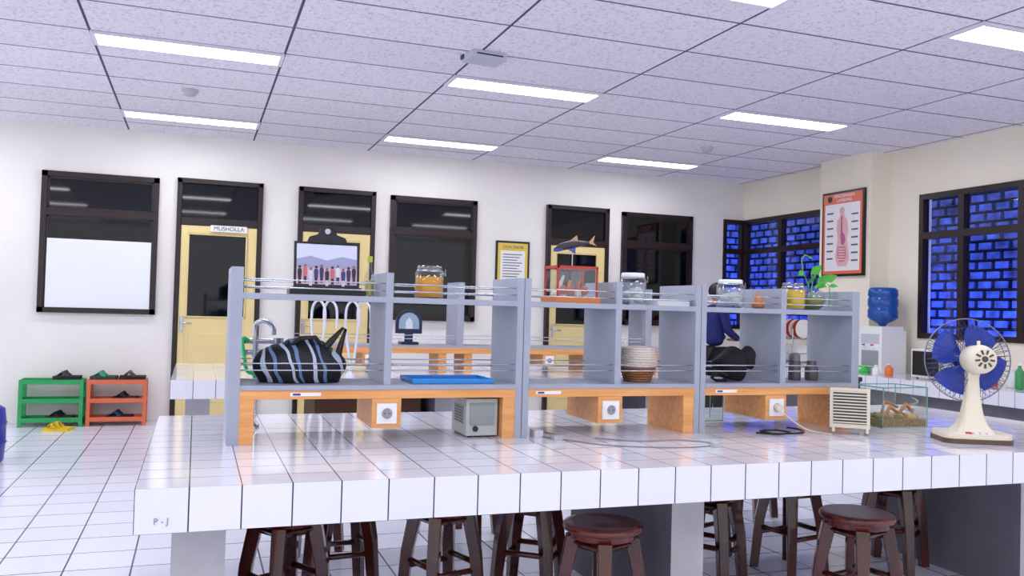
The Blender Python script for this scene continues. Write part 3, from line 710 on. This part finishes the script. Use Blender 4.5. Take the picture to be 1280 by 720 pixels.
b=B('blue_water_gallon'); b.lathe([(.03,0),(.05,.03),(.13,.07),(.15,.09),(.15,.17),(.142,.18),(.142,.2),(.15,.21),(.15,.28),(.142,.29),(.142,.31),(.15,.32),(.146,.38),(.12,.4)],GB,(6.71,7.12,1.231)); b.done()
b=B('microwave_oven'); b.box(6.5,6.92,6.02,6.52,TZ+.012,1.03,WHITE); b.box(6.49,6.5,6.16,6.5,.78,1.01,BLACK); b.box(6.49,6.5,6.03,6.145,.78,1.01,mat('disp_panel',(196,200,210)))
b.box(6.47,6.49,6.15,6.165,.80,.99,METAL); b.lathe([(.02,0),(.02,.015)],LG,n=16,M=TR(6.49,6.09,.85)@Matrix.Rotation(-math.pi/2,4,'Y'))
for x in (6.53,6.87):
    for y in (6.05,6.47): b.box(x,x+.02,y,y+.02,TZ,TZ+.012,BLACK)
b.done(bevel=.006)
for i,(x,y,h,r,c) in enumerate(((6.55,5.65,.2,.04,(200,60,60)),(6.6,5.5,.16,.05,(230,230,235)),(6.5,5.35,.22,.035,(60,150,90)),(6.62,5.2,.14,.05,(220,160,60)),(6.45,5.05,.18,.04,(60,80,170)),(6.42,6.72,.12,.04,(230,120,60)),(6.38,6.85,.1,.035,(240,240,245)))):
    b=B('condiment_bottle'); m=mat('bot%d'%i,c,.35); b.lathe([(r*.9,0),(r,.01),(r,h*.65),(r*.4,h*.8),(r*.4,h*.9)],m,(x,y,TZ+.001)); b.lathe([(r*.45,h*.9),(r*.45,h)],WHITE,(x,y,TZ+.001)); b.done()
b=B('red_serving_bowl'); b.lathe([(.05,0),(.06,.01),(.1,.05),(.13,.09),(.125,.09),(.09,.05),(.04,.02)],RED,(6.4,5.85,TZ)); b.done()
b=B('dish_drying_rack')
M=TR(6.55,8.35,TZ)
for z in (.03,.14,.3): b.tube([(-.2,-.25,z),(.2,-.25,z),(.2,.25,z),(-.2,.25,z)],.006,METAL,6,M,closed=True)
for x,y in ((-.2,-.25),(.2,-.25),(.2,.25),(-.2,.25)): b.tube([(x,y,0),(x,y,.42)],.008,METAL,6,M)
for k in range(9):
    y=-.2+k*.05; b.tube([(-.2,y,.03),(.2,y,.03)],.003,METAL,4,M); b.tube([(-.2,y,.3),(.2,y,.3)],.003,METAL,4,M)
for k in range(6):
    b.lathe([(.03,-.004),(.09,.0),(.11,.012),(.108,.016),(.085,.004)],RED if k%2 else WHITE,n=24,M=M@TR(0,-.17+k*.06,.42)@Matrix.Rotation(math.pi/2,4,'X'))
    b.lathe([(.03,-.004),(.08,.0),(.1,.012),(.098,.016),(.075,.004)],WHITE,n=24,M=M@TR(0,-.17+k*.06,.14)@Matrix.Rotation(math.pi/2,4,'X'))
b.done()
b=B('dish_soap_bottle'); b.lathe([(.04,0),(.045,.01),(.045,.14),(.015,.18),(.015,.22)],mat('soapgreen',(120,200,90),.3),(6.35,8.75,TZ)); b.done()

# ---------------------------------------------------------------- person at the counter (faces +x)
def skin(name,verts,edges,radii,m,parent,sub=2):
    me=bpy.data.meshes.new(name); me.from_pydata(verts,edges,[]); o=bpy.data.objects.new(name,me); scn.collection.objects.link(o)
    o.modifiers.new('Skin','SKIN')
    sv=me.skin_vertices[0].data
    for i,r in enumerate(radii): sv[i].radius=(r if isinstance(r,tuple) else (r,r))
    sv[0].use_root=True
    s=o.modifiers.new('Sub','SUBSURF'); s.levels=sub; s.render_levels=sub
    me.materials.append(m); o.parent=parent
    for s_ in o.modifiers:
        if s_.type=='SKIN': s_.use_smooth_shade=True
    return o
per=bpy.data.objects.new('person_standing',None); scn.collection.objects.link(per)
px,py=5.74,8.75; T=lambda x,y,z:(px+x,py+y,z)
NAVY=mat('navy_cloth',(24,36,104),.8); SKN=mat('skin',(176,120,94),.5); TRS=mat('dark_trousers',(22,22,32),.8); HAIR=mat('hair_black',(14,12,18),.5)
skin('shirt',[T(0,0,.92),T(.01,0,1.08),T(.02,0,1.22),T(.02,0,1.34),T(.03,0,1.43),T(.02,.15,1.35),T(.06,.19,1.12),T(.25,.13,1.02),T(.02,-.15,1.35),T(.06,-.19,1.12),T(.25,-.13,1.02)],
 [(0,1),(1,2),(2,3),(3,4),(3,5),(5,6),(6,7),(3,8),(8,9),(9,10)],[(.14,.12),(.125,.11),(.14,.12),(.12,.10),(.055,.055),.07,.052,.04,.07,.052,.04],NAVY,per)
skin('trousers',[T(0,0,.9),T(0,.09,.84),T(.01,.1,.48),T(0,.1,.1),T(0,-.09,.84),T(.01,-.1,.48),T(0,-.1,.1)],[(0,1),(1,2),(2,3),(0,4),(4,5),(5,6)],[.13,.095,.07,.05,.095,.07,.05],TRS,per)
b=B('head'); 
def hf(x,y,z): return (x*(1-.12*max(0,-z)),y*(.86-.14*max(0,-z)),z)
b.ell(T(.05,0,1.55),(.095,.09,.12),SKN,24,16,fn=hf)
b.tube([T(.02,0,1.40),T(.035,0,1.48)],.05,SKN,12)
b.ell(T(.148,0,1.535),(.018,.014,.022),SKN,10,8); b.ell(T(.13,0,1.487),(.012,.024,.007),mat('lips',(150,70,70),.5),10,6)
for s in (-1,1):
    b.ell(T(.131,.032*s,1.56),(.01,.014,.007),WHITE,10,6); b.ell(T(.139,.032*s,1.56),(.004,.006,.006),HAIR,8,6); b.tube([T(.136,.015*s,1.58),T(.13,.048*s,1.58)],.004,HAIR,6)
    b.ell(T(.04,.083*s,1.545),(.02,.01,.03),SKN,10,8)
b.ell(T(.03,0,1.585),(.103,.092,.1),HAIR,24,12,fn=lambda x,y,z:(x,y,max(z,-.35-.4*(x<0)))); b.done(parent=per)
for s in (-1,1):
    b=B('hand'); wx,wy,wz=.26,.13*s,1.015
    b.ell(T(wx+.05,wy-.01*s,wz-.005),(.05,.04,.017),SKN,14,8)
    for k in range(4):
        yy=wy-.01*s+(k-1.5)*.019; L_=(.06,.07,.066,.05)[k]
        b.tube([T(wx+.08,yy,wz),T(wx+.08+L_*.55,yy,wz-.006),T(wx+.08+L_*.85,yy,wz-.025)],[.009,.008,.006],SKN,8)
    b.tube([T(wx+.02,wy-.035*s,wz-.005),T(wx+.05,wy-.058*s,wz-.012),T(wx+.078,wy-.062*s,wz-.02)],[.011,.009,.007],SKN,8)
    b.done(parent=per)
    b=B('shoe'); b.prism([(-.09,-.035),(.1,-.045),(.16,-.03),(.175,0),(.16,.03),(.1,.045),(-.09,.035)],0,.05,HAIR,TR(px,py+.1*s,0)); b.ell((px-.01,py+.1*s,.06),(.08,.04,.045),HAIR,14,8); b.done(bevel=.012,parent=per)

# ---------------------------------------------------------------- world + camera
w=bpy.data.worlds.new('world'); scn.world=w; w.use_nodes=True
bg=w.node_tree.nodes['Background']; bg.inputs[0].default_value=(.93,.94,1,1); bg.inputs[1].default_value=1.3

r=Vector((.9389,-.3435,.02745)); f=Vector((.3426,.9391,.0248)); r=(r-f*r.dot(f)/f.dot(f)).normalized(); f.normalize(); u=r.cross(f)
cam=bpy.data.cameras.new('camera'); co=bpy.data.objects.new('camera',cam); scn.collection.objects.link(co)
cam.sensor_width=36; cam.lens=36*1080/1280; cam.clip_start=.05
Mx=Matrix((( r.x,u.x,-f.x,0),(r.y,u.y,-f.y,0),(r.z,u.z,-f.z,1.3),(0,0,0,1)))
co.matrix_world=Mx; scn.camera=co
